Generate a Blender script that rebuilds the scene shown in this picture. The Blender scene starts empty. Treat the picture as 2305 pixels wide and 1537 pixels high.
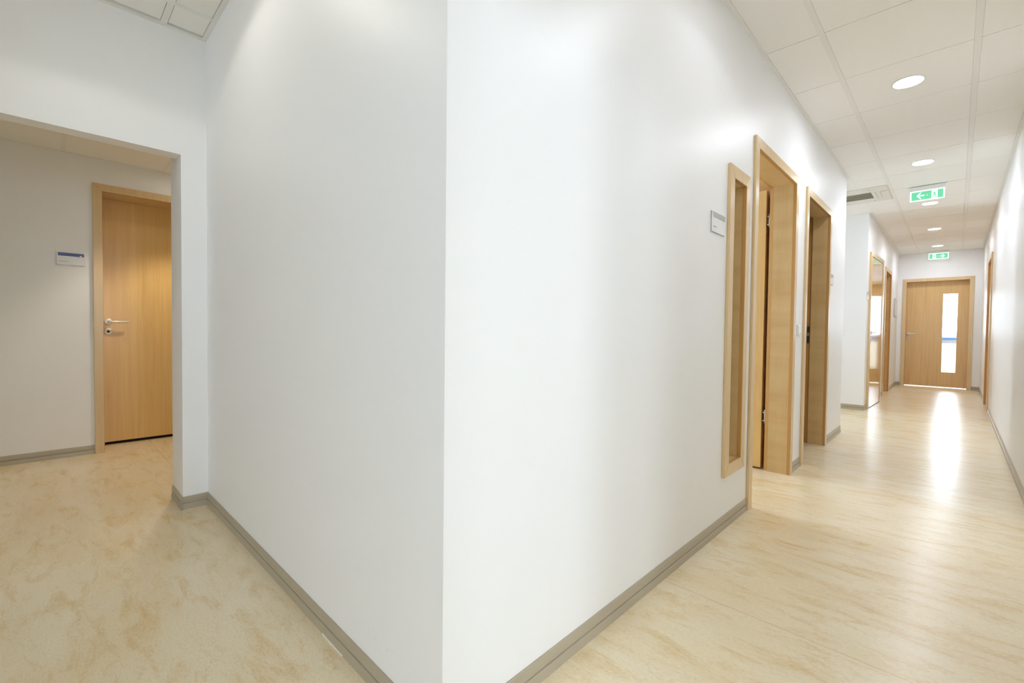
import bpy, bmesh, math, random
from mathutils import Vector, Matrix

# ------------------------------------------------------------------ camera, sky, exposure
scene = bpy.context.scene
COL = scene.collection
CAM_POS = Vector((0.8298, -0.632, 1.0))
PAN, PITCH, ROLL = math.radians(44.3136), math.radians(-1.3878), math.radians(0.646)


def make_camera():
    f = Vector((-math.sin(PAN) * math.cos(PITCH), math.cos(PAN) * math.cos(PITCH), math.sin(PITCH)))
    r = Vector((math.cos(PAN), math.sin(PAN), 0))
    u = r.cross(f)
    r2 = r * math.cos(ROLL) + u * math.sin(ROLL)
    u2 = -r * math.sin(ROLL) + u * math.cos(ROLL)
    cd = bpy.data.cameras.new('camera')
    cd.sensor_width = 36.0
    cd.sensor_fit = 'HORIZONTAL'
    cd.lens = 1023.8 / 2305 * 36.0
    cd.clip_start, cd.clip_end = 0.02, 200
    c = bpy.data.objects.new('camera', cd)
    c.matrix_world = Matrix(((r2.x, u2.x, -f.x, CAM_POS.x), (r2.y, u2.y, -f.y, CAM_POS.y), (r2.z, u2.z, -f.z, CAM_POS.z), (0, 0, 0, 1)))
    COL.objects.link(c)
    scene.camera = c


make_camera()
vs = scene.view_settings
vs.view_transform = 'Standard'
vs.look = 'None'
vs.exposure = 1.25
vs.gamma = 1.0
vs.use_curve_mapping = False
scene.cycles.max_bounces = 14
scene.cycles.diffuse_bounces = 9
scene.cycles.glossy_bounces = 6
scene.cycles.transmission_bounces = 8
scene.cycles.caustics_reflective = False
scene.cycles.caustics_refractive = False
scene.cycles.sample_clamp_indirect = 6.0

world = bpy.data.worlds.new('overcast_sky')
scene.world = world
world.use_nodes = True
bg = world.node_tree.nodes['Background']
bg.inputs['Color'].default_value = (0.81, 0.915, 1.09, 1)
bg.inputs['Strength'].default_value = 9.5

LAMP_W = 1.05          # downlights of the corridor
LAMP_COL = (0.93, 0.985, 1.10)
ROOM_W = 40.0


def portal(name, loc, rot, sx, sy):
    l = bpy.data.lights.new(name, 'AREA')
    l.shape = 'RECTANGLE'
    l.size, l.size_y = sx, sy
    l.cycles.is_portal = True
    o = bpy.data.objects.new(name, l)
    o.location = loc
    o.rotation_euler = rot
    COL.objects.link(o)


# daylight comes in through three windows
portal('window_daylight', (4.69, -0.375, 1.475), (0, math.radians(90), 0), 1.25, 0.85)
portal('window_daylight', (4.69, -1.85, 1.475), (0, math.radians(90), 0), 1.25, 1.2)      # faces -x
portal('window_daylight', (0.90, 14.59, 1.72), (math.radians(-90), 0, 0), 2.8, 1.5)       # faces -y
portal('window_daylight', (0.415, -5.09, 1.50), (math.radians(90), 0, 0), 0.93, 1.3)        # faces +y, at the added fill window
portal('window_daylight', (-2.69, 5.95, 1.50), (0, math.radians(-90), 0), 1.30, 1.2)      # faces +x
portal('window_daylight', (-4.09, 2.45, 1.50), (0, math.radians(-90), 0), 1.30, 1.2)      # faces +x

# ------------------------------------------------------------------ materials


def mat(name, col, rough=0.5, spec=0.5, metal=0.0, emit=None, estr=0.0, coat=0.0):
    m = bpy.data.materials.new(name)
    m.use_nodes = True
    b = m.node_tree.nodes['Principled BSDF']
    b.inputs['Base Color'].default_value = (*col, 1)
    b.inputs['Roughness'].default_value = rough
    b.inputs['Specular IOR Level'].default_value = spec
    b.inputs['Metallic'].default_value = metal
    b.inputs['Coat Weight'].default_value = coat
    if emit:
        b.inputs['Emission Color'].default_value = (*emit, 1)
        b.inputs['Emission Strength'].default_value = estr
    return m


def nn(nt, t, **kw):
    n = nt.nodes.new(t)
    for k, v in kw.items():
        if k in n.inputs:
            n.inputs[k].default_value = v
        else:
            setattr(n, k, v)
    return n


def ramp(nt, fac, stops):
    r = nt.nodes.new('ShaderNodeValToRGB')
    e = r.color_ramp.elements
    while len(e) < len(stops):
        e.new(0.5)
    for k, (p, c) in enumerate(stops):
        e[k].position = p
        e[k].color = (*c, 1)
    nt.links.new(fac, r.inputs['Fac'])
    return r


def mix(nt, fac, a, b, mode='MIX'):
    m = nt.nodes.new('ShaderNodeMix')
    m.data_type = 'RGBA'
    m.blend_type = mode
    for sock, v in ((m.inputs[0], fac), (m.inputs[6], a), (m.inputs[7], b)):
        if isinstance(v, (int, float)):
            sock.default_value = v
        elif isinstance(v, tuple):
            sock.default_value = (*v, 1)
        else:
            nt.links.new(v, sock)
    return m.outputs[2]


def coords(nt, scale, obj=True):
    tc = nt.nodes.new('ShaderNodeTexCoord')
    mp = nt.nodes.new('ShaderNodeMapping')
    mp.inputs['Scale'].default_value = scale
    nt.links.new(tc.outputs['Object'], mp.inputs['Vector'])
    return mp.outputs['Vector']


def noise(nt, vec, scale, detail=3, rough=0.5, dist=0.0):
    n = nn(nt, 'ShaderNodeTexNoise', Scale=scale, Detail=detail, Roughness=rough, Distortion=dist)
    nt.links.new(vec, n.inputs['Vector'])
    return n.outputs['Fac']


def wood(name, light, dark, scale=(28, 28, 1.3), rough=0.3, coat=0.0, contrast=0.5, figure=0.0):
    m = mat(name, light, rough, 0.5, coat=coat)
    nt = m.node_tree
    b = nt.nodes['Principled BSDF']
    g = noise(nt, coords(nt, scale), 1.0, 6, 0.6, 0.6)
    g2 = noise(nt, coords(nt, tuple(s * 4 for s in scale)), 1.0, 3, 0.6)
    lo = 0.5 - 0.30 * (1.2 - contrast)
    r = ramp(nt, g, [(0.36, light), (0.62, tuple(a * (1 - contrast) + c * contrast for a, c in zip(light, dark))), (0.80, dark)])
    col = mix(nt, 0.16, r.outputs['Color'], ramp(nt, g2, [(0.3, light), (0.75, dark)]).outputs['Color'])
    if figure > 0:
        f = noise(nt, coords(nt, (1.2, 1.2, 7.0)), 1.0, 3, 0.55, 0.8)
        fr = ramp(nt, f, [(0.40, (1, 1, 1)), (0.72, (0.88, 0.80, 0.68))])
        col = mix(nt, figure, col, fr.outputs['Color'], 'MULTIPLY')
    nt.links.new(col, b.inputs['Base Color'])
    return m


M = {}
M['wall'] = mat('wall_paint', (0.85, 0.85, 0.845), 0.42, 0.35)
M['ceil'] = mat('ceiling_tile', (0.86, 0.845, 0.80), 0.8, 0.2)
M['strip'] = mat('ceiling_strip', (0.80, 0.79, 0.745), 0.5, 0.3)
M['groove'] = mat('ceiling_groove', (0.42, 0.40, 0.36), 0.9, 0.1)
M['base'] = mat('skirting_vinyl', (0.42, 0.365, 0.27), 0.35, 0.5)
M['sealant'] = mat('sealant_white', (0.85, 0.85, 0.83), 0.3)
M['leaf'] = wood('beech_leaf', (0.74, 0.495, 0.20), (0.54, 0.31, 0.10), (26, 26, 1.1), 0.27, 0.0, 0.35)
M['casing'] = wood('beech_casing', (0.70, 0.52, 0.285), (0.57, 0.38, 0.175), (40, 40, 1.5), 0.28, 0.0, 0.4)
M['lining'] = wood('beech_lining', (0.65, 0.47, 0.235), (0.53, 0.345, 0.14), (14, 14, 1.2), 0.3, 0.0, 0.35, 0.9)
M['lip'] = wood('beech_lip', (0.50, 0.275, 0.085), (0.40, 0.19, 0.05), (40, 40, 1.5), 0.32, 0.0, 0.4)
M['lip_light'] = wood('beech_edge', (0.60, 0.35, 0.125), (0.50, 0.27, 0.08), (40, 40, 1.5), 0.32, 0.0, 0.4)
M['alu'] = mat('satin_aluminium', (0.80, 0.79, 0.77), 0.36, 0.5, 0.35)
M['steel'] = mat('steel', (0.62, 0.60, 0.56), 0.3, 0.5, 1.0)
M['dark'] = mat('painted_gap_shade', (0.02, 0.017, 0.013), 0.7, 0.2)  # near-black that stands in for the shade under the passage door
M['keyhole'] = mat('keyhole', (0.06, 0.06, 0.055), 0.5, 0.3)
M['white_plastic'] = mat('white_plastic', (0.82, 0.82, 0.80), 0.35, 0.5)
M['ac'] = mat('ac_panel', (0.74, 0.72, 0.655), 0.5, 0.4)
M['ac_dark'] = mat('ac_grille', (0.10, 0.09, 0.055), 0.6, 0.3)
M['slat'] = mat('ac_slat', (0.22, 0.20, 0.135), 0.5, 0.3)
M['grey'] = mat('grey_print', (0.44, 0.44, 0.42), 0.5, 0.3)
M['edge_grey'] = mat('sign_edge', (0.42, 0.42, 0.40), 0.3, 0.5)
M['plate'] = mat('sign_plate', (0.76, 0.76, 0.75), 0.25, 0.5)
M['blue'] = mat('sign_blue', (0.105, 0.135, 0.34), 0.4, 0.4)
M['ink'] = mat('sign_ink', (0.25, 0.25, 0.25), 0.5, 0.3)
M['faint_ink'] = mat('faint_ink', (0.52, 0.52, 0.51), 0.5, 0.3)
M['logo_red'] = mat('logo_red', (0.62, 0.20, 0.10), 0.4)
M['logo_white'] = mat('logo_white', (0.85, 0.85, 0.88), 0.4)
M['green'] = mat('exit_green', (0.06, 0.36, 0.19), 0.4, 0.3, emit=(0.16, 0.62, 0.36), estr=0.33)
M['exit_white'] = mat('exit_white', (0.8, 0.85, 0.82), 0.4, 0.3, emit=(0.86, 1.0, 0.95), estr=0.40)
M['led'] = mat('exit_indicator', (0.6, 0.25, 0.2), 0.4, 0.3, emit=(0.62, 0.36, 0.30), estr=0.6)
M['lens'] = mat('lamp_diffuser', (0.9, 0.9, 0.9), 0.4, 0.3, emit=LAMP_COL, estr=60.0)
M['lens_soft'] = mat('lamp_diffuser_soft', (0.9, 0.9, 0.9), 0.4, 0.3, emit=LAMP_COL, estr=25.0)
M['lens_low'] = mat('lamp_diffuser_low', (0.9, 0.9, 0.9), 0.4, 0.3, emit=(1.0, 0.92, 0.78), estr=9.0)
M['lens_dim'] = mat('lamp_diffuser_dim', (0.9, 0.9, 0.9), 0.4, 0.3, emit=(1.0, 0.93, 0.80), estr=7.0)
M['ring'] = mat('lamp_ring', (0.72, 0.71, 0.68), 0.35, 0.5)
M['sill_blue'] = mat('sill_blue', (0.045, 0.16, 0.48), 0.35, 0.5)
M['white_metal'] = mat('white_enamel', (0.84, 0.85, 0.86), 0.35, 0.5)
M['cyl_dark'] = mat('latch_hole', (0.03, 0.025, 0.015), 0.6)
M['brass'] = mat('strike_plate', (0.34, 0.27, 0.15), 0.4, 0.5, 0.6)



def glass_material():
    m = bpy.data.materials.new('clear_glass')
    m.use_nodes = True
    nt = m.node_tree
    nt.nodes.clear()
    out = nt.nodes.new('ShaderNodeOutputMaterial')
    tr = nn(nt, 'ShaderNodeBsdfTransparent', Color=(0.97, 0.985, 0.98, 1))
    gl = nn(nt, 'ShaderNodeBsdfGlossy', Roughness=0.02)
    fr = nn(nt, 'ShaderNodeFresnel', IOR=1.25)
    mx = nt.nodes.new('ShaderNodeMixShader')
    nt.links.new(fr.outputs[0], mx.inputs[0])
    nt.links.new(tr.outputs[0], mx.inputs[1])
    nt.links.new(gl.outputs[0], mx.inputs[2])
    nt.links.new(mx.outputs[0], out.inputs['Surface'])
    return m


M['glass'] = glass_material()


def floor_material():
    m = mat('linoleum', (0.72, 0.6, 0.4), 0.27, 0.5)
    nt = m.node_tree
    b = nt.nodes['Principled BSDF']
    big = noise(nt, coords(nt, (0.85, 2.6, 1)), 1.5, 4, 0.6, 0.4)
    mid = noise(nt, coords(nt, (2.6, 8.5, 1)), 1.8, 6, 0.68, 0.6)
    fine = noise(nt, coords(nt, (17, 40, 1)), 4.5, 4, 0.65, 0.8)
    base = ramp(nt, big, [(0.32, (0.835, 0.745, 0.56)), (0.52, (0.81, 0.70, 0.49)), (0.74, (0.765, 0.615, 0.38))])
    st = ramp(nt, mid, [(0.50, (1, 1, 1)), (0.63, (0.93, 0.85, 0.72)), (0.78, (0.83, 0.69, 0.52))])
    c1 = mix(nt, 0.85, base.outputs['Color'], st.outputs['Color'], 'MULTIPLY')
    fr = ramp(nt, fine, [(0.46, (1, 1, 1)), (0.62, (0.91, 0.85, 0.76)), (0.78, (0.80, 0.70, 0.57))])
    # fine grain shows most inside the streaks
    amt = ramp(nt, mid, [(0.40, (0.45, 0.45, 0.45)), (0.66, (1.0, 1.0, 1.0))])
    c2 = mix(nt, amt.outputs['Color'], c1, fr.outputs['Color'], 'MULTIPLY')
    # welded seams of the linoleum sheets
    tc = nt.nodes.new('ShaderNodeTexCoord')
    sx = nt.nodes.new('ShaderNodeSeparateXYZ')
    nt.links.new(tc.outputs['Object'], sx.inputs[0])

    def seam(pos, side):
        d = nn(nt, 'ShaderNodeMath', operation='SUBTRACT')
        nt.links.new(sx.outputs['Y'], d.inputs[0])
        d.inputs[1].default_value = pos
        a = nn(nt, 'ShaderNodeMath', operation='ABSOLUTE')
        nt.links.new(d.outputs[0], a.inputs[0])
        l = nn(nt, 'ShaderNodeMath', operation='LESS_THAN')
        nt.links.new(a.outputs[0], l.inputs[0])
        l.inputs[1].default_value = 0.0016
        s = nn(nt, 'ShaderNodeMath', operation='GREATER_THAN' if side > 0 else 'LESS_THAN')
        nt.links.new(sx.outputs['X'], s.inputs[0])
        s.inputs[1].default_value = -0.12 if side > 0 else -2.4
        p = nn(nt, 'ShaderNodeMath', operation='MULTIPLY')
        nt.links.new(l.outputs[0], p.inputs[0])
        nt.links.new(s.outputs[0], p.inputs[1])
        return p.outputs[0]
    col = c2
    for pos, side in ((1.10, 1), (3.10, 1), (5.10, 1), (-0.01, -1)):
        k = nn(nt, 'ShaderNodeMath', operation='MULTIPLY')
        nt.links.new(seam(pos, side), k.inputs[0])
        k.inputs[1].default_value = 0.45
        col = mix(nt, k.outputs[0], col, (0.36, 0.27, 0.15))
    nt.links.new(col, b.inputs['Base Color'])
    emboss = noise(nt, coords(nt, (26, 34, 1)), 3.0, 3, 0.6, 1.2)
    bp = nn(nt, 'ShaderNodeBump', Strength=0.10, Distance=0.0012)
    nt.links.new(emboss, bp.inputs['Height'])
    nt.links.new(bp.outputs['Normal'], b.inputs['Normal'])
    return m


M['floor'] = floor_material()


def scuffed_wall():
    """wall paint with faint grey scuff marks low on the wall near the corner"""
    m = mat('wall_paint_scuffed', (0.85, 0.85, 0.845), 0.42, 0.35)
    nt = m.node_tree
    b = nt.nodes['Principled BSDF']
    tc = nt.nodes.new('ShaderNodeTexCoord')
    sx = nt.nodes.new('ShaderNodeSeparateXYZ')
    nt.links.new(tc.outputs['Object'], sx.inputs[0])

    def band(sock, c, w):
        d = nn(nt, 'ShaderNodeMath', operation='SUBTRACT')
        nt.links.new(sock, d.inputs[0])
        d.inputs[1].default_value = c
        a = nn(nt, 'ShaderNodeMath', operation='ABSOLUTE')
        nt.links.new(d.outputs[0], a.inputs[0])
        r = nn(nt, 'ShaderNodeMapRange')
        r.inputs['From Min'].default_value = 0
        r.inputs['From Max'].default_value = w
        r.inputs['To Min'].default_value = 1
        r.inputs['To Max'].default_value = 0
        nt.links.new(a.outputs[0], r.inputs['Value'])
        return r.outputs['Result']
    p = nn(nt, 'ShaderNodeMath', operation='MULTIPLY')
    nt.links.new(band(sx.outputs['X'], -0.27, 0.24), p.inputs[0])
    nt.links.new(band(sx.outputs['Z'], 0.135, 0.05), p.inputs[1])
    n = noise(nt, coords(nt, (1, 1, 3.0)), 75, 4, 0.7, 1.0)
    gt = nn(nt, 'ShaderNodeMapRange')
    gt.inputs['From Min'].default_value = 0.62
    gt.inputs['From Max'].default_value = 0.72
    nt.links.new(n, gt.inputs['Value'])
    q = nn(nt, 'ShaderNodeMath', operation='MULTIPLY')
    nt.links.new(p.outputs[0], q.inputs[0])
    nt.links.new(gt.outputs['Result'], q.inputs[1])
    nt.links.new(mix(nt, q.outputs[0], (0.85, 0.85, 0.845), (0.42, 0.40, 0.38)), b.inputs['Base Color'])
    return m


M['wall_scuffed'] = scuffed_wall()

# ------------------------------------------------------------------ mesh helpers


class MB:
    """collects shapes given in world coordinates, links them as ONE mesh object"""

    def __init__(self):
        self.bm = bmesh.new()
        self.slots = []

    def _slot(self, m):
        if m not in self.slots:
            self.slots.append(m)
        return self.slots.index(m)

    def quad(self, pts, m):
        f = self.bm.faces.new([self.bm.verts.new(p) for p in pts])
        f.material_index = self._slot(m)
        return f

    def box(self, a, b, m, T=None):
        lo = [min(a[k], b[k]) for k in range(3)]
        hi = [max(a[k], b[k]) for k in range(3)]
        P = [Vector(((hi if i & 1 else lo)[0], (hi if i & 2 else lo)[1], (hi if i & 4 else lo)[2])) for i in range(8)]
        if T:
            P = [Vector(T(*p)) for p in P]
        vs_ = [self.bm.verts.new(p) for p in P]
        s = self._slot(m)
        fs = []
        for q in ((0, 2, 3, 1), (4, 5, 7, 6), (0, 1, 5, 4), (2, 6, 7, 3), (0, 4, 6, 2), (1, 3, 7, 5)):
            f = self.bm.faces.new([vs_[k] for k in q])
            f.material_index = s
            fs.append(f)
        return fs

    def prism(self, prof, p0, p1, m, frame):
        """profile (a, z) extruded from p0 to p1; frame(a) gives the offset direction"""
        s = self._slot(m)
        r0 = [self.bm.verts.new(Vector(p0) + frame * a + Vector((0, 0, z))) for a, z in prof]
        r1 = [self.bm.verts.new(Vector(p1) + frame * a + Vector((0, 0, z))) for a, z in prof]
        n = len(prof)
        for k in range(n):
            f = self.bm.faces.new((r0[k], r0[(k + 1) % n], r1[(k + 1) % n], r1[k]))
            f.material_index = s
        for r in (r0[::-1], r1):
            f = self.bm.faces.new(r)
            f.material_index = s

    def poly(self, pts, normal, depth, m):
        """flat polygon with thickness depth along normal"""
        s = self._slot(m)
        n = Vector(normal)
        a = [self.bm.verts.new(Vector(p)) for p in pts]
        b = [self.bm.verts.new(Vector(p) + n * depth) for p in pts]
        k = len(pts)
        for q in (a[::-1], b):
            f = self.bm.faces.new(q)
            f.material_index = s
        for i in range(k):
            f = self.bm.faces.new((a[i], a[(i + 1) % k], b[(i + 1) % k], b[i]))
            f.material_index = s

    def lathe(self, c, axis, prof, m, seg=28):
        """profile (radius, height along axis)"""
        s = self._slot(m)
        ax = Vector(axis).normalized()
        t = Vector((0, 0, 1)) if abs(ax.z) < 0.9 else Vector((1, 0, 0))
        e1 = ax.cross(t).normalized()
        e2 = ax.cross(e1)
        rings = []
        for r, h in prof:
            if r < 1e-6:
                rings.append([self.bm.verts.new(Vector(c) + ax * h)])
            else:
                rings.append([self.bm.verts.new(Vector(c) + ax * h + e1 * r * math.cos(2 * math.pi * k / seg) + e2 * r * math.sin(2 * math.pi * k / seg)) for k in range(seg)])
        for A, B in zip(rings, rings[1:]):
            for k in range(seg):
                k2 = (k + 1) % seg
                if len(A) == 1:
                    v = (A[0], B[k2], B[k])
                elif len(B) == 1:
                    v = (A[k], A[k2], B[0])
                else:
                    v = (A[k], A[k2], B[k2], B[k])
                f = self.bm.faces.new(v)
                f.material_index = s
                f.smooth = True

    def tube(self, pts, r, m, seg=14):
        s = self._slot(m)
        pts = [Vector(p) for p in pts]
        rings = []
        for i, p in enumerate(pts):
            d = (pts[min(i + 1, len(pts) - 1)] - pts[max(i - 1, 0)]).normalized()
            t = Vector((0, 0, 1)) if abs(d.z) < 0.9 else Vector((1, 0, 0))
            e1 = d.cross(t).normalized()
            e2 = d.cross(e1)
            rings.append([self.bm.verts.new(p + e1 * r * math.cos(2 * math.pi * k / seg) + e2 * r * math.sin(2 * math.pi * k / seg)) for k in range(seg)])
        for A, B in zip(rings, rings[1:]):
            for k in range(seg):
                f = self.bm.faces.new((A[k], A[(k + 1) % seg], B[(k + 1) % seg], B[k]))
                f.material_index = s
                f.smooth = True
        for R in (rings[0][::-1], rings[-1]):
            f = self.bm.faces.new(R)
            f.material_index = s

    def build(self, name, parent=None, bevel=0.0, **props):
        org = wpos(parent)
        bmesh.ops.recalc_face_normals(self.bm, faces=self.bm.faces)
        bmesh.ops.translate(self.bm, verts=self.bm.verts, vec=-org)
        me = bpy.data.meshes.new(name)
        self.bm.to_mesh(me)
        self.bm.free()
        for s in self.slots:
            me.materials.append(M[s])
        o = bpy.data.objects.new(name, me)
        COL.objects.link(o)
        if parent is not None:
            o.parent = parent
        if bevel > 0:
            b = o.modifiers.new('bevel', 'BEVEL')
            b.width = bevel
            b.segments = 2
            b.limit_method = 'ANGLE'
        for k, v in props.items():
            o[k] = v
        return o


def wpos(o):
    v = Vector((0, 0, 0))
    while o is not None:
        v += Vector(o.location)
        o = o.parent
    return v


def thing(name, loc, label, cat, group=None, kind=None):
    o = bpy.data.objects.new(name, None)
    o.empty_display_size = 0.05
    o.location = loc
    COL.objects.link(o)
    o['label'] = label
    o['category'] = cat
    if group:
        o['group'] = group
    if kind:
        o['kind'] = kind
    return o


def copy_tree(o, loc=None, parent=None):
    c = o.copy()
    COL.objects.link(c)
    if parent is not None:
        c.parent = parent
    if loc is not None:
        c.location = loc
    for ch in list(o.children):
        copy_tree(ch, None, c)
    return c


def wall(name, axis, pos, thick, u0, u1, z0, z1, holes=(), label='', mat_='wall', m0=0.0, m1=0.0):
    """wall slab whose visible face is at `axis`=pos and whose body runs by `thick` (signed) along that axis.
    holes are (u0, u1, z0, z1); m0 / m1 mitre the back face at either end."""
    mb = MB()
    s = mb._slot(mat_)
    us = sorted({u0, u1, *[h[0] for h in holes], *[h[1] for h in holes]})
    zs = sorted({z0, z1, *[h[2] for h in holes], *[h[3] for h in holes]})
    us = [u for u in us if u0 <= u <= u1]
    zs = [z for z in zs if z0 <= z <= z1]
    cache = {}

    def V(i, j, back):
        k = (i, j, back)
        if k not in cache:
            u = us[i]
            if back and i == 0:
                u += m0
            if back and i == len(us) - 1:
                u += m1
            a = pos + (thick if back else 0)
            p = (a, u, zs[j]) if axis == 'x' else (u, a, zs[j])
            cache[k] = mb.bm.verts.new(p)
        return cache[k]

    def solid(i, j):
        if not (0 <= i < len(us) - 1 and 0 <= j < len(zs) - 1):
            return False
        cu, cz = (us[i] + us[i + 1]) / 2, (zs[j] + zs[j + 1]) / 2
        return not any(h[0] < cu < h[1] and h[2] < cz < h[3] for h in holes)

    def F(*v):
        f = mb.bm.faces.new(v)
        f.material_index = s
    for i in range(len(us) - 1):
        for j in range(len(zs) - 1):
            if not solid(i, j):
                continue
            F(V(i, j, 0), V(i + 1, j, 0), V(i + 1, j + 1, 0), V(i, j + 1, 0))
            F(V(i, j, 1), V(i, j + 1, 1), V(i + 1, j + 1, 1), V(i + 1, j, 1))
            if not solid(i - 1, j):
                F(V(i, j, 0), V(i, j + 1, 0), V(i, j + 1, 1), V(i, j, 1))
            if not solid(i + 1, j):
                F(V(i + 1, j, 0), V(i + 1, j, 1), V(i + 1, j + 1, 1), V(i + 1, j + 1, 0))
            if not solid(i, j - 1):
                F(V(i, j, 0), V(i, j, 1), V(i + 1, j, 1), V(i + 1, j, 0))
            if not solid(i, j + 1):
                F(V(i, j + 1, 0), V(i + 1, j + 1, 0), V(i + 1, j + 1, 1), V(i, j + 1, 1))
    return mb.build(name, kind='structure', label=label, category='wall')


# ------------------------------------------------------------------ room shell
H = 2.579          # corridor ceiling
HW = 2.298         # lower ceiling of the side corridor
W = 1.150          # right wall
YE = 11.18         # end wall
XF = -0.020        # far stretch of the left wall
T = 0.13

fl = MB()
fl.box((-4.6, -5.3, -0.06), (5.0, 15.0, 0.0), 'floor')
fl.build('floor', kind='structure', label='cream and ochre mottled linoleum floor of the corridors', category='floor')

# openings: (u0, u1) clear width
D1 = (2.185, 3.020)
SL = (1.800, 1.980)
D2 = (3.405, 4.215)
D3 = (7.095, 7.985)
D4 = (8.920, 9.730)
D5 = (8.065, 8.905)
DE = (0.112, 0.984)
DL = (-0.318, 0.540)
HEAD = 2.040
L = 0.022          # lining thickness


def hole(d, top=HEAD + 0.022):
    return (d[0] - L, d[1] + L, -0.01, top)


wall('wall_front', 'y', 0.0, T, -2.18, 0.0, 0, H + 0.05, (), 'white wall face meeting the outside corner, running back to the passage opening', 'wall_scuffed', 0.0, -T)
wall('wall_corridor', 'x', 0.0, -T, 0.0, 5.045, 0, H + 0.05,
     (hole(D1), hole(D2), (SL[0] - L, SL[1] + L, 0.31, 1.80)), 'white corridor wall with a narrow pane, two doorways and an outside corner', 'wall', T, -T)
wall('wall_recess', 'y', 5.045, -T, -2.6, 0.0, 0, H + 0.05, (), 'white side of the recess beyond the second doorway', 'wall', 0, -T)
wall('wall_niche', 'y', 6.86, T, -2.6, XF, 0, H + 0.05, (), 'white wall of the recess facing the camera under the air conditioner', 'wall', 0, -T)
wall('wall_recess_back', 'x', -2.6, -0.1, 5.045 - T, 6.86 + T, 0, H + 0.05, ((5.55, 6.35, 1.0, 2.0),), 'white back wall of the recess')
wall('wall_far', 'x', XF, -T, 6.86, YE + 0.12, 0, H + 0.05, (hole(D3), hole(D4)), 'white corridor wall beyond the recess with two doors', 'wall', T, 0)
wall('wall_end', 'y', YE, 0.12, XF - 0.0, W + 0.12, 0, H + 0.05, (hole(DE, 2.052),), 'white end wall of the long corridor around the glazed door')
wall('wall_right', 'x', W, 0.12, -5.0, YE, 0, H + 0.05, (hole(D5), (-0.55, 0.38, -0.01, 1.84)), 'long white wall along the right side of the corridor')
wall('wall_left', 'x', -2.18, -0.10, -5.1, -0.117, 1.9265, H + 0.05, (), 'white lintel wall above the passage opening')
pier = MB()
pier.box((-2.46, -0.117, 0), (-2.18, 0.13, H + 0.05), 'wall')
pier.build('wall_pier', kind='structure', label='white pier beside the passage opening', category='wall')
wall('wall_passage', 'x', -3.98, -0.30, -5.2, 0.82, 0, H + 0.05, (hole(DL, 2.075),), 'white wall of the side passage with the beech door and blue striped sign')
wall('wall_passage_side', 'x', -2.18, -0.10, -5.1, -2.70, 0, 1.9265, (), 'white wall of the side passage south of the opening')
wall('wall_passage_north', 'y', 0.70, 0.12, -3.98, -2.3, 0, H + 0.05, (), 'white end wall of the side passage')
wall('wall_passage_east', 'x', -2.34, 0.12, 0.13, 0.70, 0, H + 0.05, (), 'white wall of the side passage behind the pier')
wall('wall_passage_south', 'y', -5.1, -0.1, -4.1, -2.18, 0, H + 0.05, (), 'white wall closing the side passage')
wall('wall_lobby_south', 'y', -5.0, -0.1, -1.1, W + 0.12, 0, H + 0.05, ((-0.05, 0.88, 0.85, 2.15),), 'white wall far behind the camera, holding the added fill window')
wall('wall_block_return', 'y', -2.60, -0.1, -2.28, -1.0, 0, H + 0.05, (), 'added unseen return wall behind the camera, blocking window light')  # return of the added partition, also shields the lintel wall
wall('wall_block_west', 'x', -1.0, -0.1, -5.0, -2.60, 0, H + 0.05, (), 'added unseen partition behind the camera, blocking window light')  # partition added to keep lobby window light off the lintel wall
# the sunlit room that opens off the lobby on the right, out of frame
wall('wall_dayroom_east', 'x', 4.6, 0.1, -2.6, 2.4, 0, H + 0.05, ((-0.80, 0.05, 0.85, 2.02), (-2.45, -1.25, 0.85, 2.10)), 'white window wall of the day room')
wall('wall_dayroom_north', 'y', 2.3, 0.1, W + 0.12, 4.7, 0, H + 0.05, (), 'white north wall of the day room')
wall('wall_dayroom_south', 'y', -2.5, -0.1, W + 0.12, 4.7, 0, H + 0.05, (), 'white south wall of the day room')
# rooms behind the doors
wall('wall_office_west', 'x', -4.0, -0.1, 0.8, 4.9, 0, H + 0.05, ((1.85, 3.05, 0.85, 2.15),), 'white window wall of the room behind the open door')
wall('wall_office_south', 'y', 0.82, 0.1, -4.0, -T, 0, H + 0.05, (), 'white south wall of the room behind the open door')
wall('wall_office_between', 'y', 3.20, 0.08, -4.0, -T, 0, H + 0.05, (), 'white wall between the two side rooms')
wall('wall_store_north', 'y', 4.80, 0.1, -4.0, -T, 0, H + 0.05, (), 'white wall of the dark side room')
wall('wall_far_back', 'x', -0.85, -0.1, 6.86 + T, YE + 0.08, 0, H + 0.05, (), 'white back wall of the rooms behind the far doors')
wall('wall_right_back', 'x', 1.95, 0.1, 2.4, YE + 0.08, 0, H + 0.05, (), 'white back wall of the room behind the right door')
# stair room beyond the glazed door
wall('wall_bright_window', 'y', 14.5, 0.1, -0.9, 2.8, 0, H + 0.05, ((-0.5, 2.3, 0.943, 2.45),), 'white window wall seen through the glazed door')
wall('wall_bright_west', 'x', -0.8, -0.1, YE + 0.12, 14.6, 0, H + 0.05, (), 'white side wall of the bright room')
wall('wall_bright_east', 'x', 2.7, 0.1, YE + 0.12, 14.6, 0, H + 0.05, (), 'white other side wall of the bright room')
wall('wall_bright_south', 'y', YE + 0.06, 0.06, -0.9, XF - 0.001, 0, H + 0.05, (), 'white wall beside the glazed door, inner side')
wall('wall_bright_south_east', 'y', YE + 0.06, 0.06, W + 0.121, 2.8, 0, H + 0.05, (), 'white wall beside the glazed door, inner far side')


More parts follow.
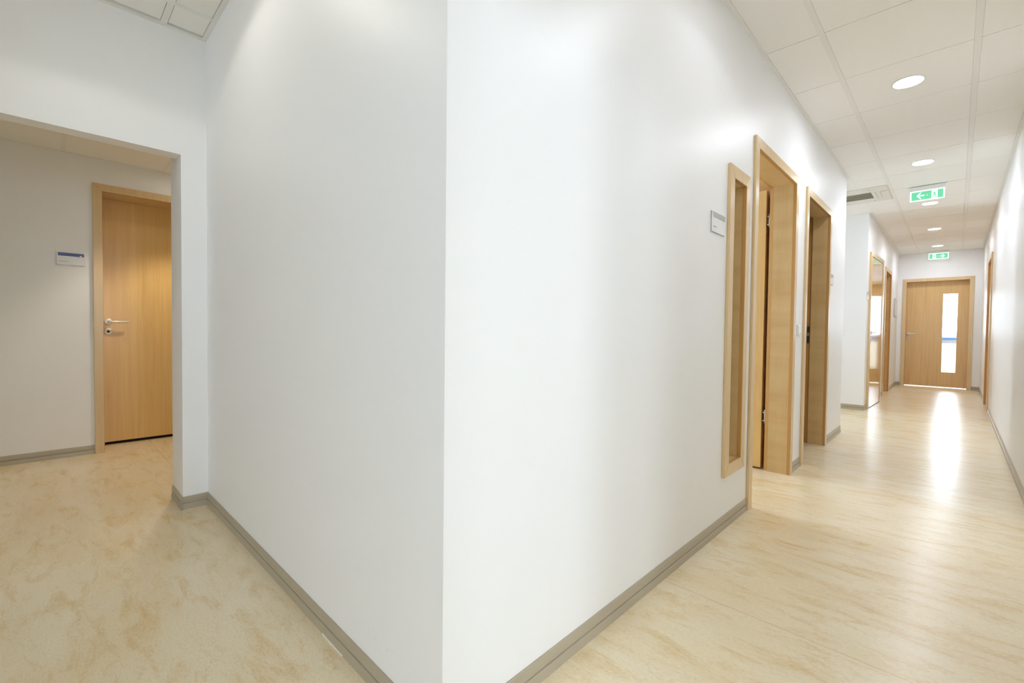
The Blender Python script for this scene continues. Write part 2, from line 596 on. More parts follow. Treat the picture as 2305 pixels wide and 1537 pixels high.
def ceiling():
    mb = MB()
    z0, zt, zs = H, H + 0.012, H - 0.002
    # backing and everything out of sight
    mb.box((-4.6, -5.3, H + 0.02), (5.0, 15.0, H + 0.08), 'groove')
    gap = 0.0022

    def tiles(xs, ys, m='ceil', z=z0, t=0.02):
        for (x0, x1) in xs:
            for (y0, y1) in ys:
                mb.box((x0 + 0.0005, y0 + gap, z), (x1 - 0.0005, y1 - gap, z + t), m)
    m = 0.6034
    yj = [2.236 + m * k for k in range(-9, 15)]
    yj = [y for y in yj if y < YE - 0.1] + [YE - 0.03]
    rows = list(zip(yj, yj[1:]))
    # long corridor: edge trims, two carrier strips, three columns of tiles
    tiles([(0.022, 0.268), (0.296, 0.860), (0.888, W - 0.022)], [r for r in rows if r[0] > -0.1])
    tiles([(0.022, 0.268), (0.296, 0.860), (0.888, W - 0.022)], [(0.0, yj[[r[0] > -0.1 for r in rows].index(True)])])
    for x0, x1 in ((0.268, 0.296), (0.860, 0.888)):
        mb.box((x0, -5.0, zs), (x1, YE - 0.03, zs + 0.02), 'strip')
    mb.box((0.0, 0.0, H - 0.006), (0.022, 5.045, H + 0.02), 'strip')
    mb.box((W - 0.022, 0.0, H - 0.006), (W, YE, H + 0.02), 'strip')
    mb.box((XF, 6.86, H - 0.006), (0.022, YE, H + 0.02), 'strip')
    mb.box((0.022, YE - 0.022, H - 0.006), (W - 0.022, YE, H + 0.02), 'strip')
    # recess
    tiles([(-2.6, -1.53), (-1.53, -0.93), (-0.93, -0.33), (-0.33, 0.022)], [r for r in ((5.05, 5.55), (5.55, 6.245), (6.245, 6.86))])
    mb.box((-2.6, 6.838, H - 0.006), (0.0, 6.86, H + 0.02), 'strip')
    mb.box((-2.6, 5.045, H - 0.006), (0.0, 5.067, H + 0.02), 'strip')
    # cross passage in front of the corner
    xs = [-2.16, -1.75, -1.15, -0.55, 0.022]
    xs = [-2.155, -1.945, -1.345, -0.745, -0.145, 0.268]
    yy = [(-5.0, -3.8), (-3.8, -2.6), (-2.6, -1.41), (-1.38, -0.81), (-0.78, -0.205), (-0.177, -0.022)]
    for x0, x1 in zip(xs, xs[1:]):
        tiles([(x0 + 0.014, x1 - 0.014)], yy)
    tiles([(0.296, 0.860), (0.888, W - 0.022)], [(-5.0, -3.8), (-3.8, -2.6), (-2.6, -1.41), (-1.38, -0.78), (-0.78, -0.18), (-0.18, 0.0)])
    for x in xs[1:-1]:
        mb.box((x - 0.014, -5.0, zs), (x + 0.014, -0.022, zs + 0.02), 'strip')
    for y0, y1 in ((-1.41, -1.38), (-0.81, -0.78), (-0.205, -0.177)):
        mb.box((-2.155, y0, zs - 0.0005), (0.268, y1, zs + 0.02), 'strip')
    mb.box((-2.18, -0.022, H - 0.006), (0.0, 0.0, H + 0.02), 'strip')
    mb.box((-2.18, -5.0, H - 0.006), (-2.155, -0.022, H + 0.02), 'strip')
    # plain ceilings of the rooms around
    mb.box((-4.0, 0.9, H - 0.004), (-T, 5.0, H + 0.02), 'ceil')
    mb.box((W + 0.12, -2.5, H - 0.004), (4.6, 2.3, H + 0.02), 'ceil')
    mb.box((-0.8, YE + 0.12, H - 0.004), (2.7, 14.5, H + 0.02), 'ceil')
    mb.build('ceiling', kind='structure', label='cream suspended tile ceiling with carrier strips over the corridors', category='ceiling')
    c2 = MB()
    c2.box((-3.98, -5.1, HW + 0.012), (-2.28, 0.70, HW + 0.06), 'groove')
    ys = [-5.1, -3.6, -2.93, -2.33, -1.73, -1.13, -0.533, 0.067, 0.70]
    for y0, y1 in zip(ys, ys[1:]):
        c2.box((-3.955, y0 + 0.012, HW), (-3.40, y1 - 0.012, HW + 0.02), 'ceil')
        c2.box((-3.38, y0 + 0.012, HW), (-2.46, y1 - 0.012, HW + 0.02), 'ceil')
    for y in ys[1:-1]:
        c2.box((-3.955, y - 0.012, HW - 0.001), (-2.46, y + 0.012, HW + 0.02), 'strip')
    c2.box((-3.98, -5.1, HW - 0.004), (-3.955, 0.70, HW + 0.02), 'strip')
    c2.build('ceiling_passage', kind='structure', label='lower tile ceiling of the side passage behind the opening', category='ceiling')


ceiling()


# ------------------------------------------------------------------ baseboards
PROF = [(0.0, 0.0), (0.0095, 0.0), (0.0095, 0.0025), (0.0090, 0.007), (0.0070, 0.022), (0.0062, 0.0290), (0.0025, 0.0305), (0.0025, 0.0345), (0.0064, 0.0360), (0.0060, 0.050), (0.0045, 0.064), (0.0028, 0.068), (0.0, 0.068)]


def baseboard(name, segs, label):
    mb = MB()
    for p0, p1, nrm in segs:
        mb.prism(PROF, (*p0, 0), (*p1, 0), 'base', Vector((*nrm, 0)))
    return mb.build(name, kind='structure', label=label, category='baseboard')


bf = baseboard('baseboard_front', [((-2.18, 0), (0.0095, 0), (0, -1))], 'taupe vinyl skirting under the front wall face')
sl = MB()
sl.box((-0.630, -0.0115, 0.0), (-0.485, -0.0090, 0.0032), 'sealant')
sl.build('sealant_strip', bf, label='white sealant line along the skirting foot')
baseboard('baseboard_corridor', [((0, -0.0095), (0, D1[0] - 0.06), (1, 0)), ((0, D1[1] + 0.06), (0, D2[0] - 0.06), (1, 0)), ((0, D2[1] + 0.06), (0, 5.045), (1, 0))], 'taupe vinyl skirting along the corridor wall')
baseboard('baseboard_niche', [((-2.6, 6.86), (XF + 0.0095, 6.86), (0, -1)), ((XF, 6.8505), (XF, D3[0] - 0.06), (1, 0))], 'taupe vinyl skirting under the recess wall')
baseboard('baseboard_far', [((XF, D3[1] + 0.06), (XF, D4[0] - 0.06), (1, 0)), ((XF, D4[1] + 0.06), (XF, YE), (1, 0))], 'taupe vinyl skirting between the far doors')
baseboard('baseboard_end', [((XF, YE), (DE[0] - 0.06, YE), (0, -1)), ((DE[1] + 0.06, YE), (W, YE), (0, -1))], 'taupe vinyl skirting beside the glazed door')
baseboard('baseboard_right', [((W, 0.38), (W, D5[0] - 0.06), (-1, 0)), ((W, D5[1] + 0.06), (W, YE), (-1, 0))], 'taupe vinyl skirting along the right wall')
baseboard('baseboard_pier', [((-2.18, -0.1265), (-2.18, 0.0), (1, 0)), ((-2.46, -0.117), (-2.1705, -0.117), (0, -1))], 'taupe vinyl skirting round the foot of the pier')
baseboard('baseboard_passage', [((-3.98, -5.1), (-3.98, DL[0] - 0.058), (1, 0)), ((-3.98, DL[1] + 0.06), (-3.98, 0.70), (1, 0))], 'taupe vinyl skirting under the blue striped sign')


# ------------------------------------------------------------------ doors
def frame_T(axis, pos, sgn):
    """(u along the wall, n out of the wall, z) -> world"""
    if axis == 'x':
        return lambda u, n, z: (pos + sgn * n, u, z)
    return lambda u, n, z: (u, pos + sgn * n, z)


def door_frame(root, Tf, d, top, depth, cw=0.06, proud=0.015):
    u0, u1 = d
    c = MB()
    zt = top + cw
    # casing with mitred corners
    for pts in ([(u0 - cw, 0), (u0, 0), (u0, top), (u0 - cw, zt)], [(u1, 0), (u1 + cw, 0), (u1 + cw, zt), (u1, top)], [(u0 - cw, zt), (u0, top), (u1, top), (u1 + cw, zt)]):
        P = [Vector(Tf(u, 0.0, z)) for u, z in pts]
        n = Vector(Tf(0, 1, 0)) - Vector(Tf(0, 0, 0))
        c.poly(P, n, proud, 'casing')
    c.build('casing', root, bevel=0.0025)
    l = MB()
    l.box((u0 - L, -depth, 0), (u0, -0.006, top), 'lining', Tf)
    l.box((u1, -depth, 0), (u1 + L, -0.006, top), 'lining', Tf)
    l.box((u0 - L, -depth, top), (u1 + L, -0.006, top + L), 'lining', Tf)
    l.build('lining', root)
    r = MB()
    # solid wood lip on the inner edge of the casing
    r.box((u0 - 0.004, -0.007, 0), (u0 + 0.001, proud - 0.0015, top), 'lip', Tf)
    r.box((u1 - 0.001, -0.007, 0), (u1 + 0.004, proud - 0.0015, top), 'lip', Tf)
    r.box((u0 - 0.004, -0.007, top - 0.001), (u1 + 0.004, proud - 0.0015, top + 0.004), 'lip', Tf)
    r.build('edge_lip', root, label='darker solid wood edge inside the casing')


def lever_set(leaf, Tf, u, n, z, direction, length=0.122, lock_drop=0.081):
    a = Vector(Tf(u, n, z))
    nv = (Vector(Tf(0, 1, 0)) - Vector(Tf(0, 0, 0))).normalized()
    uv = (Vector(Tf(1, 0, 0)) - Vector(Tf(0, 0, 0))).normalized() * direction
    h = MB()
    h.lathe(a, nv, [(0, 0), (0.0265, 0), (0.0265, 0.006), (0.0235, 0.0095), (0.011, 0.010), (0, 0.010)], 'alu')
    pts = [a + nv * 0.008, a + nv * 0.030, a + nv * 0.043 + uv * 0.003, a + nv * 0.050 + uv * 0.010, a + nv * 0.052 + uv * 0.022, a + nv * 0.052 + uv * length]
    h.tube(pts, 0.0085, 'alu')
    h.build('handle', leaf, label='satin aluminium lever handle')
    k = MB()
    b = a + Vector((0, 0, -lock_drop))
    k.lathe(b, nv, [(0, 0), (0.0265, 0), (0.0265, 0.006), (0.0235, 0.0085), (0.0095, 0.009), (0.0095, 0.004), (0, 0.004)], 'alu')
    k.lathe(b + nv * 0.0042, nv, [(0.0092, 0), (0.0092, 0.003), (0, 0.003)], 'keyhole')
    k.build('lock_rose', leaf, label='round aluminium lock rose')


# --- door_1: open doorway beside the narrow pane
t = thing('door_1', (0, D1[0], 0), 'beech framed doorway with its door swung open into the room, next to the narrow pane', 'door', kind='structure')
Tc = frame_T('x', 0.0, 1)
door_frame(t, Tc, D1, HEAD, T)
rb = MB()
for u0, u1, z0, z1 in ((D1[0] - 0.07, D1[0] - 0.004, 0, HEAD + 0.004), (D1[1] + 0.004, D1[1] + 0.07, 0, HEAD + 0.004), (D1[0] - 0.07, D1[1] + 0.07, HEAD + 0.004, HEAD + 0.07)):
    rb.box((u0, -T - 0.024, z0), (u1, -T, z1), 'lip_light', Tc)
rb.build('inner_casing', t, bevel=0.002)
lf = MB()
lf.box((-1.036, 3.026, 0.014), (-0.1785, 3.070, 2.036), 'leaf')
lf.box((-0.1785, 3.0265, 0.0145), (-0.177, 3.0695, 2.0355), 'lip_light')
leaf1 = lf.build('leaf', t, bevel=0.002)
for zc in (1.818, 0.390):
    hg = MB()
    hg.tube([(-0.160, 3.040, zc - 0.050), (-0.160, 3.040, zc + 0.050)], 0.0065, 'steel')
    hg.box((-0.172, 3.037, zc - 0.034), (-0.160, 3.043, zc - 0.026), 'steel')
    hg.box((-0.172, 3.037, zc + 0.026), (-0.160, 3.043, zc + 0.034), 'steel')
    hg.build('hinge', leaf1, label='bare steel hinge barrel')
Tl = lambda u, n, z: (u, 3.026 - n, z)
lever_set(leaf1, Tl, -0.965, 0, 1.03, 1)

pn = thing('wood_panel', (-0.66, 3.14, 0), 'beech cupboard side panel behind the open door leaf, seen through the gap at the hinges', 'cupboard panel')
b = MB()
b.box((-1.16, 3.105, 0.0), (-0.165, 3.195, 2.45), 'lip_light')
b.build('side', pn, bevel=0.002)

# --- door_2: second doorway, darker room behind
t = thing('door_2', (0, D2[0], 0), 'beech framed doorway to a dark room, just before the outside corner of the recess', 'door', kind='structure')
door_frame(t, Tc, D2, HEAD, 0.12)
rb = MB()
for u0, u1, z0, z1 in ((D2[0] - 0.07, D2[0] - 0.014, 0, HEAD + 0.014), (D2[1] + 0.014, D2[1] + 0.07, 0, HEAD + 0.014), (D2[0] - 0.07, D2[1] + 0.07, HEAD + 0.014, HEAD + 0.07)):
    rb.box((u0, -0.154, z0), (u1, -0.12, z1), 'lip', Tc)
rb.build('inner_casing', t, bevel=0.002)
sp = MB()
sp.box((-0.151, D2[1] + 0.0125, 0.900), (-0.124, D2[1] + 0.0145, 1.085), 'brass')
sp.box((-0.147, D2[1] + 0.0120, 1.010), (-0.128, D2[1] + 0.0130, 1.066), 'cyl_dark')
sp.box((-0.147, D2[1] + 0.0120, 0.915), (-0.128, D2[1] + 0.0130, 0.982), 'cyl_dark')
sp.build('strike_plate', t, label='dull metal strike plate with two dark slots')
lf = MB()
lf.box((-1.00, D2[0] - 0.048, 0.014), (-0.170, D2[0] - 0.008, 2.036), 'leaf')
leaf2 = lf.build('leaf', t, bevel=0.002)

# --- door_3: closed door beyond the recess, standing slightly askew
a3 = math.radians(-2.0)
p3 = Vector((XF, D3[0] - 0.06, 0))


def T3(u, n, z):
    du = u - p3.y
    return (p3.x + n * math.cos(a3) - du * math.sin(a3), p3.y + du * math.cos(a3) + n * math.sin(a3) * 0, z)


t = thing('door_3', (XF, D3[0], 0), 'closed glossy beech door beside the recess, mirroring the bright glazed door', 'door', kind='structure')
c = MB()
for u0, u1, z0, z1 in ((D3[0] - 0.06, D3[0] - 0.002, 0, 2.10), (D3[1] + 0.002, D3[1] + 0.06, 0, 2.10), (D3[0] - 0.002, D3[1] + 0.002, 2.042, 2.10)):
    c.box((u0, -0.075, z0), (u1, 0.026, z1), 'casing', T3)
c.build('casing', t, bevel=0.002)
lf = MB()
lf.box((D3[0] + 0.002, -0.020, 0.010), (D3[1] - 0.002, 0.020, 2.038), 'gloss_leaf', T3)
M['gloss_leaf'] = wood('beech_gloss_leaf', (0.62, 0.40, 0.17), (0.45, 0.25, 0.09), (26, 26, 1.1), 0.07, 0.0, 0.35)
leaf3 = lf.build('leaf', t)
lever_set(leaf3, T3, D3[0] + 0.055, 0.020, 1.027, 1)

# --- door_4: doorway before the end of the corridor
t = thing('door_4', (XF, D4[0], 0), 'beech framed doorway between the glossy door and the end of the corridor', 'door', kind='structure')
T4 = frame_T('x', XF, 1)
door_frame(t, T4, D4, HEAD, T)
lf = MB()
lf.box((D4[0] - 0.012, -T - 0.040, 0.012), (D4[1] + 0.012, -T, HEAD + 0.01), 'leaf', T4)
lf.build('leaf', t, bevel=0.002)

# --- door_5: door in the right wall
t = thing('door_5', (W, D5[0], 0), 'beech framed door in the right wall of the corridor, seen almost edge on', 'door', kind='structure')
T5 = frame_T('x', W, -1)
door_frame(t, T5, D5, HEAD, 0.12)
lf = MB()
lf.box((D5[0] - 0.012, -0.160, 0.012), (D5[1] + 0.012, -0.12, HEAD + 0.01), 'leaf', T5)
leaf5 = lf.build('leaf', t, bevel=0.002)
lever_set(leaf5, T5, D5[0] + 0.06, -0.12, 1.03, 1)

# --- door_6: glazed door at the end
t = thing('door_6', (DE[0], YE, 0), 'closed beech door with a tall narrow glass strip at the end of the corridor', 'door', kind='structure')
T6 = frame_T('y', YE, -1)
door_frame(t, T6, DE, 2.030, 0.12)
lf = MB()
yl = -0.12
gx0, gx1, gz0, gz1 = 0.637, 0.834, 0.297, 1.786
x0, x1, zb, ztp = DE[0] - 0.012, DE[1] + 0.012, 0.016, 2.045
for a, b in (((x0, zb), (gx0, ztp)), ((gx1, zb), (x1, ztp)), ((gx0, zb), (gx1, gz0)), ((gx0, gz1), (gx1, ztp))):
    lf.box((a[0], yl - 0.04, a[1]), (b[0], yl, b[1]), 'leaf', T6)
bmesh.ops.remove_doubles(lf.bm, verts=lf.bm.verts, dist=1e-5)
leaf6 = lf.build('leaf', t)
gp = MB()
gp.box((gx0, yl - 0.024, gz0), (gx1, yl - 0.018, gz1), 'glass', T6)
gp.build('glass_pane', leaf6, label='tall narrow clear glass strip')
lever_set(leaf6, T6, 0.149, yl, 1.024, 1, 0.118, 0.079)

# --- door_7: door of the side passage
t = thing('door_7', (-3.98, DL[0], 0), 'closed beech door with aluminium lever in the side passage, seen through the opening', 'door', kind='structure')
T7 = frame_T('x', -3.98, 1)
door_frame(t, T7, DL, 2.050, 0.25, cw=0.056)
lf = MB()
lf.box((DL[0] - 0.010, -0.300, 0.026), (DL[1] + 0.010, -0.26, 2.055), 'leaf', T7)
leaf7 = lf.build('leaf', t, bevel=0.002)
lever_set(leaf7, T7, -0.270, -0.26, 1.035, 1, 0.128, 0.082)
vd = MB()
vd.box((-4.32, DL[0] - 0.06, -0.01), (-4.281, DL[1] + 0.06, 2.12), 'dark')  # black slab stops stray light and paints the shade below the leaf
vd.build('shade_panel', t, label='black panel painting the shade in the gap under the door')

# --- window_1: narrow pane beside door_1
t = thing('window_1', (0, SL[0], 0.33), 'tall narrow beech framed pane in the corridor wall, between the sign and the open doorway', 'window', kind='structure')
c = MB()
cw = 0.062
z0, z1 = 0.330, 1.780
a0, a1 = SL
n = Vector((1, 0, 0))
for pts in ([(a0 - cw, z0 - cw), (a0, z0), (a0, z1), (a0 - cw, z1 + cw)], [(a1, z0), (a1 + cw, z0 - cw), (a1 + cw, z1 + cw), (a1, z1)], [(a0 - cw, z1 + cw), (a0, z1), (a1, z1), (a1 + cw, z1 + cw)], [(a0 - cw, z0 - cw), (a1 + cw, z0 - cw), (a1, z0), (a0, z0)]):
    c.poly([(0, u, z) for u, z in pts], n, 0.015, 'casing')
c.build('casing', t, bevel=0.0025)
l = MB()
for p, q in (((-T, a0 - L, z0), (-0.006, a0, z1)), ((-T, a1, z0), (-0.006, a1 + L, z1)), ((-T, a0 - L, z1), (-0.006, a1 + L, z1 + 0.02)), ((-T, a0 - L, z0 - 0.02), (-0.006, a1 + L, z0))):
    l.box(p, q, 'lining')
l.build('lining', t)
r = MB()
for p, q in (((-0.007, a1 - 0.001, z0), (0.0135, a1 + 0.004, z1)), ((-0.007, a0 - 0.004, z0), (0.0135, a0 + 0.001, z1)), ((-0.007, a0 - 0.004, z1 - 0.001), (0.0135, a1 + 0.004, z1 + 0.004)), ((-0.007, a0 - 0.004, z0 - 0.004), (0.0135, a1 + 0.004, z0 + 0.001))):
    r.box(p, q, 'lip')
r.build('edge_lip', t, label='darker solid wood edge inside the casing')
gp = MB()
gp.box((-0.100, a0, z0), (-0.094, a1, z1), 'glass')
gp.build('glass_pane', t)


# --- windows that let the daylight in
def window(name, loc, label, axis, pos, u0, u1, z0, z1, out, muntin=True, sill=None):
    t = thing(name, loc, label, 'window', kind='structure')
    Tw = frame_T(axis, pos, out)
    f = MB()
    for a, b in (((u0, z0), (u0 + 0.06, z1)), ((u1 - 0.06, z0), (u1, z1)), ((u0 + 0.06, z0), (u1 - 0.06, z0 + 0.06)), ((u0 + 0.06, z1 - 0.06), (u1 - 0.06, z1))):
        f.box((a[0], 0.03, a[1]), (b[0], 0.08, b[1]), 'white_plastic', Tw)
    f.build('window_frame', t)
    p = MB()
    p.box((u0 + 0.06, 0.05, z0 + 0.06), (u1 - 0.06, 0.056, z1 - 0.06), 'glass', Tw)
    p.build('glass_pane', t)
    if sill:
        s = MB()
        s.box((u0 - 0.05, -0.14, z0 - 0.055), (u1 + 0.05, 0.03, z0), sill, Tw)
        s.build('sill', t, label='blue window sill board' if sill == 'sill_blue' else 'white window sill board')
    return t


window('window_2', (4.6, -0.35, 0.85), 'white framed window of the day room', 'x', 4.6, -0.80, 0.05, 0.85, 2.02, 1, sill='white_plastic')
window('window_7', (4.6, -2.0, 0.85), 'white framed second window of the day room', 'x', 4.6, -2.45, -1.25, 0.85, 2.10, 1, sill='white_plastic')
window('window_fill', (0.4, -5.0, 0.85), 'added unseen lobby window that brightens the front wall', 'y', -5.0, -0.05, 0.88, 0.85, 2.15, -1, sill='white_plastic')  # window added out of view as fill light for the front wall
window('window_6', (-2.6, 5.95, 0.85), 'white framed window at the back of the recess, out of sight', 'x', -2.6, 5.55, 6.35, 1.0, 2.0, -1, sill='white_plastic')
window('window_3', (-4.0, 2.45, 0.85), 'white framed window of the room behind the open door', 'x', -4.0, 1.85, 3.05, 0.85, 2.15, -1, sill='white_plastic')
window('window_4', (0.9, 14.5, 0.98), 'bright window with a blue sill seen through the glass strip of the far door', 'y', 14.5, -0.5, 2.3, 0.943, 2.45, 1, sill='sill_blue')

rd = thing('radiator', (0.9, 14.42, 0), 'white panel radiator under the blue sill, seen through the glass strip of the far door', 'radiator')
b = MB()
b.box((0.2, 14.40, 0.16), (1.7, 14.47, 0.80), 'white_metal')
for k in range(30):
    x = 0.225 + k * 0.05
    b.box((x, 14.394, 0.18), (x + 0.028, 14.40, 0.78), 'white_metal')
b.build('panel', rd, bevel=0.002)
for x in (0.32, 1.58):
    f = MB()
    f.box((x - 0.02, 14.42, 0.0), (x + 0.02, 14.45, 0.16), 'white_metal')
    f.build('leg', rd)
gq = MB()
gq.box((0.2, 14.40, 0.80), (1.7, 14.47, 0.812), 'plate')
gq.build('grille', rd)


# ------------------------------------------------------------------ ceiling lights
def make_light(loc, r, label, group, watts, half_angle=72, lens='lens', color=LAMP_COL, blend=0.10):
    t = thing('ceiling_light', loc, label, 'ceiling light', group)
    x, y, z = loc
    g_ = MB()
    g_.lathe((x, y, z), (0, 0, -1), [(r, -0.004), (r * 1.01, 0.004), (r * 1.10, 0.0065), (r * 1.18, 0.003), (r * 1.19, -0.002)], 'ring', 40)
    g_.build('ring', t)
    d = MB()
    d.lathe((x, y, z), (0, 0, -1), [(0, 0.002), (r * 0.6, 0.0018), (r * 0.99, 0.0005), (r, -0.003)], lens, 40)
    d.build('diffuser', t, label='glowing white diffuser')
    l = bpy.data.lights.new('lamp', 'SPOT')
    l.energy = watts
    l.color = color
    l.spot_size = math.radians(2 * half_angle)
    l.spot_blend = blend
    l.shadow_soft_size = 0.05
    o = bpy.data.objects.new('lamp', l)
    o.location = (0, 0, -0.06)
    COL.objects.link(o)
    o.parent = t
    return t


LY = [(0.576, 3.140, 'round glowing downlight closest to the camera over the corridor, largest of its row'),
      (0.572, 4.980, 'round glowing downlight before the hanging exit sign, second of the row'),
      (0.565, 6.768, 'round glowing downlight just behind the hanging exit sign'),
      (0.560, 8.600, 'round glowing downlight between the two exit signs, second from the end wall'),
      (0.555, 10.385, 'round glowing downlight right above the far exit sign'),
      ]
GL = 'round downlights along the corridor ceiling'
first = make_light((LY[0][0], LY[0][1], H), 0.070, LY[0][2], GL, LAMP_W)
for x, y, lab in LY[1:]:
    o = copy_tree(first, (x, y, H))
    o['label'] = lab
make_light((0.578, 1.320, H), 0.070, 'round glowing downlight over the near corridor, above the frame', GL, 1.2, 72, 'lens_soft')
make_light((-1.20, -0.50, H), 0.070, 'round glowing downlight over the cross passage, above the frame', GL, 2.1, 72, 'lens_dim', (1.0, 0.97, 0.90))
make_light((-3.58, 0.24, HW), 0.070, 'round glowing downlight of the side passage, hidden by the lintel', GL, 19.0, 50, 'lens_low', (1.0, 0.90, 0.74), 0.45)


# ------------------------------------------------------------------ exit signs
def exit_sign(loc, width, zb, zt, label, flip=False):
    """hanging illuminated sign; its face looks along -y"""
    x, y, _ = loc
    t = thing('exit_sign', loc, label, 'exit sign', 'illuminated escape route signs')
    h = MB()
    h.box((x - width / 2 - 0.016, y - 0.022, H - 0.012), (x + width / 2 + 0.016, y + 0.022, H - 0.006), 'white_plastic')
    h.box((x - width / 2, y - 0.016, zt), (x + width / 2, y + 0.016, H - 0.012), 'white_plastic')
    h.build('housing', t, bevel=0.002)
    p = MB()
    p.box((x - width / 2, y - 0.006, zb), (x + width / 2, y + 0.006, zt), 'exit_white')
    panel = p.build('panel', t, label='glowing sign panel with white rim')
    hh = zt - zb
    s = -1 if flip else 1

    def X(f):
        return x + s * (f - 0.5) * width

    def Z(f):
        return zb + f * hh
    yf = y - 0.007
    gq = MB()
    gq.box((X(0.045), yf, Z(0.09)), (X(0.955), yf + 0.001, Z(0.90)), 'green')
    gq.build('green_field', panel, label='glowing green field')
    w = MB()
    yw = yf - 0.0012

    def P(pts, m='exit_white'):
        w.poly([(X(a), yw, Z(b)) for a, b in pts], (0, 1, 0), 0.001, m)
    # arrow: head of two bars and a shaft
    P([(0.19, 0.50), (0.30, 0.82), (0.345, 0.82), (0.255, 0.56), (0.42, 0.56), (0.42, 0.44), (0.255, 0.44), (0.345, 0.18), (0.30, 0.18)])
    # doorway
    w.build('arrow', panel, label='glowing white arrow')
    w = MB()
    P([(0.625, 0.10), (0.80, 0.10), (0.80, 0.88), (0.625, 0.88)])
    w.build('doorway', panel, label='glowing white doorway pictogram')
    r = MB()
    yr = yw - 0.0012

    def Q(pts):
        r.poly([(X(a), yr, Z(b)) for a, b in pts], (0, 1, 0), 0.001, 'green')
    # running figure in the doorway: head, trunk, arms, legs
    cx, cz = 0.695, 0.745
    Q([(cx + 0.014 * math.cos(k * math.pi / 5), cz + 0.055 * math.sin(k * math.pi / 5)) for k in range(10)])
    Q([(0.685, 0.66), (0.722, 0.66), (0.735, 0.42), (0.700, 0.40)])
    Q([(0.690, 0.66), (0.648, 0.60), (0.648, 0.53), (0.690, 0.58)])
    Q([(0.722, 0.64), (0.760, 0.52), (0.752, 0.46), (0.715, 0.55)])
    Q([(0.700, 0.42), (0.655, 0.36), (0.655, 0.20), (0.675, 0.20), (0.678, 0.32), (0.722, 0.37)])
    Q([(0.712, 0.42), (0.738, 0.42), (0.775, 0.18), (0.750, 0.18)])
    r.build('running_figure', panel, label='green running figure pictogram')
    d = MB()
    d.lathe((X(0.50), yf + 0.0005, Z(0.50)), (0, -1, 0), [(0, 0.003), (0.0055, 0.002), (0.006, 0)], 'led', 12)
    d.build('indicator', panel, label='small reddish indicator')
    return t


exit_sign((0.573, 5.87, H), 0.272, 2.424, 2.530, 'green hanging exit sign with arrow, in mid corridor beside the air conditioner')
exit_sign((0.556, 11.02, H), 0.275, 2.424, 2.534, 'green exit sign right above the glazed door at the far end', flip=True)

# ------------------------------------------------------------------ air conditioner in the ceiling
ac = thing('air_conditioner', (-0.32, 5.90, H), 'cream ceiling air conditioner panel with dark slatted grille, over the recess', 'air conditioner')
b = MB()
zb = H - 0.008
gx0, gx1, gy0, gy1 = -0.76, 0.113, 5.765, 6.055
px0, px1, py0, py1 = -0.925, 0.262, 5.565, 6.235
for p, q in (((px0, py0), (gx0, py1)), ((gx1, py0), (px1, py1)), ((gx0, py0), (gx1, gy0)), ((gx0, gy1), (gx1, py1))):
    b.box((p[0], p[1], zb), (q[0], q[1], H + 0.004), 'ac')
bmesh.ops.remove_doubles(b.bm, verts=b.bm.verts, dist=1e-5)
body = b.build('panel', ac)
gq = MB()
gq.box((gx0, gy0, zb + 0.010), (gx1, gy1, H + 0.006), 'ac_dark')
for k in range(6):
    y = gy0 + 0.022 + k * 0.048
    gq.box((gx0, y, zb + 0.001), (gx1, y + 0.014, zb + 0.008), 'slat')
gq.build('grille', ac, label='dark olive slatted air grille')
s = MB()
s.box((0.146, 5.765, zb - 0.0010), (0.151, 6.095, zb + 0.002), 'grey')
s.build('slot', ac, label='thin dark slot')
hq = MB()
hq.box((0.192, 5.775, zb - 0.003), (0.258, 6.075, zb + 0.001), 'ac')
hq.box((0.188, 5.775, zb - 0.0012), (0.194, 6.075, zb + 0.001), 'ink')
hq.box((0.192, 5.771, zb - 0.0012), (0.258, 5.775, zb + 0.001), 'grey')
hq.build('hatch', ac, label='small square cover')
for x, y in ((0.108, 5.655), (0.108, 6.165), (-0.150, 6.175), (-0.150, 5.655)):
    q = MB()
    q.lathe((x, y, zb), (0, 0, -1), [(0, 0.0025), (0.007, 0.002), (0.009, 0)], 'edge_grey', 12)
    q.build('screw', ac)


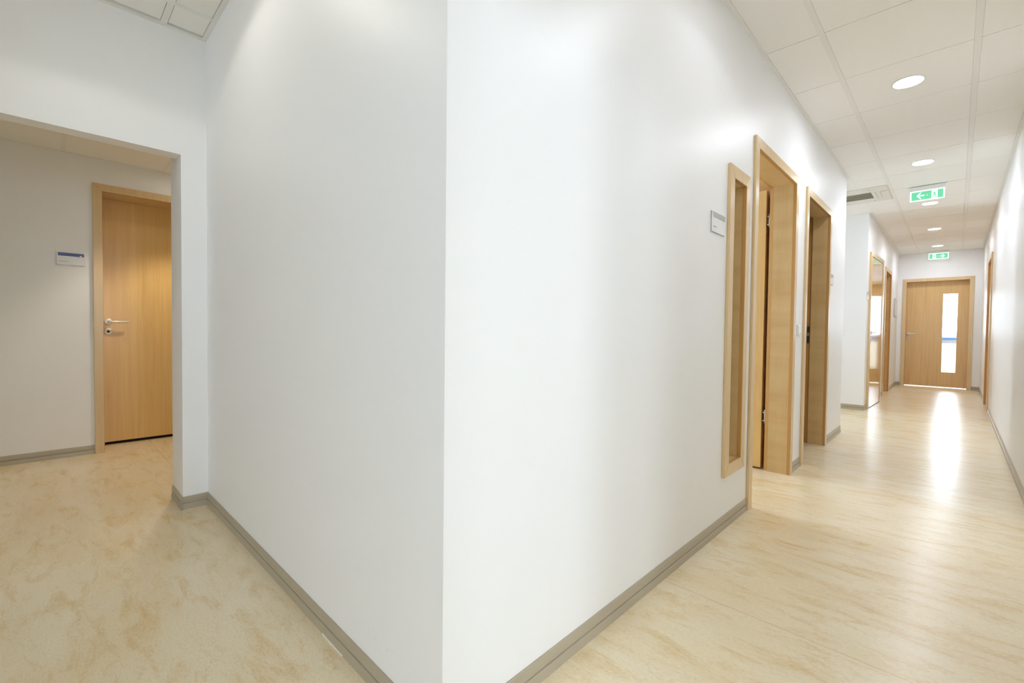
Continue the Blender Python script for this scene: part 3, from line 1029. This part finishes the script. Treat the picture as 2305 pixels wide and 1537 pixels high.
# ------------------------------------------------------------------ door signs
def door_sign(loc, label, Tf, w, h, band, band_mat, backing='plate', words=(), faint=False, logo=None, margin=0.06):
    """acrylic sign; local frame u along the reading direction, n out of the wall, z up from lower edge"""
    t = thing('door_sign', loc, label, 'sign')
    p = MB()
    p.box((0, 0, 0), (w, 0.005, h), 'edge_grey', Tf)
    p.box((0.0010, 0.005, 0.0015), (w - 0.0010, 0.0065, h - 0.001), backing, Tf)
    plate = p.build('plate', t)
    b = MB()
    b.box((w * margin, 0.0066, h * (1 - band)), (w - 0.003, 0.0071, h - 0.003), band_mat, Tf)
    b.build('header_band', plate, label='blue printed band' if band_mat == 'blue' else 'grey printed band')
    ink = 'faint_ink' if faint else 'ink'
    if words:
        rnd = random.Random(7)
        for (u, z, letters, size) in words:
            k = MB()
            uu = u
            for c in letters:
                if c == ' ':
                    uu += size * 0.5
                    continue
                hh = size * (1.0 if c == 'x' else 1.45)
                ww = size * 0.55
                k.box((uu, 0.0066, z), (uu + ww * 0.3, 0.0070, z + hh), ink, Tf)
                if rnd.random() < 0.8:
                    k.box((uu, 0.0066, z + size * 0.8), (uu + ww, 0.0070, z + size), ink, Tf)
                if rnd.random() < 0.6:
                    k.box((uu + ww * 0.7, 0.0066, z), (uu + ww, 0.0070, z + size * 0.9), ink, Tf)
                uu += size * 0.78
            k.build('lettering', plate, label='small dark printed lettering')
    if logo:
        q = MB()
        u, z, s = logo
        nv = Vector(Tf(0, 1, 0)) - Vector(Tf(0, 0, 0))
        q.lathe(Vector(Tf(u, 0.0071, z)), nv, [(0, 0.0006), (s, 0.0005), (s, 0)], 'logo_white', 16)
        q.lathe(Vector(Tf(u + s * 1.3, 0.0071, z + s * 0.9)), nv, [(0, 0.0006), (s * 0.7, 0.0005), (s * 0.7, 0)], 'logo_red', 16)
        q.build('logo', plate, label='small white and red emblem')
    return t


# blue banded sign beside the passage door
y0, z0 = -0.574, 1.456
door_sign((-3.98, y0, z0), 'blue banded white door sign on the passage wall left of the beech door', lambda u, n, z: (-3.98 + n, y0 + u, z0 + z), 0.152, 0.093, 0.285, 'blue',
          words=((0.013, 0.022, 'Xxx Xxxxxxxx', 0.0056), (0.116, 0.057, 'xxxxx', 0.0032)), logo=(0.131, 0.071, 0.0058), margin=0.05)
# clear sign left of the narrow pane
y1, z1 = 1.530, 1.472
door_sign((0, y1, z1), 'grey banded clear door sign on the corridor wall beside the narrow pane', lambda u, n, z: (n, y1 + u, z1 + z), 0.167, 0.096, 0.285, 'grey',
          words=((0.018, 0.024, 'Xxx Xxxxxx', 0.0050), (0.135, 0.060, 'xxx', 0.0030)), faint=True, margin=0.09)
# after the second doorway
y2, z2 = 4.292, 1.448
door_sign((0, y2, z2), 'pale door sign on the short wall piece behind the second doorway', lambda u, n, z: (n, y2 + u, z2 + z), 0.150, 0.096, 0.285, 'grey', faint=True, margin=0.09)
y3, z3 = 6.868, 1.457
door_sign((XF, y3, z3), 'small grey door sign at the recess corner, touching the glossy door frame', lambda u, n, z: (XF + n, y3 + u, z3 + z), 0.150, 0.100, 0.285, 'grey', faint=True, margin=0.09)

# notice board near the end of the corridor
nb = thing('notice_board', (XF, 10.45, 1.338), 'narrow grey edged notice board on the far wall beside the end door', 'notice board')
b = MB()
b.box((XF, 10.45, 1.338), (XF + 0.010, 10.83, 1.684), 'edge_grey')
b.build('frame', nb, bevel=0.002)
b = MB()
b.box((XF + 0.010, 10.468, 1.356), (XF + 0.0115, 10.812, 1.666), 'plate')
b.build('sheet', nb)

# light switch between the two doorways
sw = thing('light_switch', (0, 3.172, 0.985), 'small white rocker light switch on the wall between the two open doorways', 'light switch')
b = MB()
b.box((0, 3.172, 0.985), (0.009, 3.252, 1.065), 'white_plastic')
b.build('plate', sw, bevel=0.003)
b = MB()
b.box((0.009, 3.184, 0.997), (0.0125, 3.240, 1.053), 'white_plastic')
b.build('rocker', sw, bevel=0.002)
b = MB()
b.box((0.0124, 3.226, 1.000), (0.0132, 3.236, 1.007), 'grey')
b.build('indicator', sw, label='tiny grey indicator')
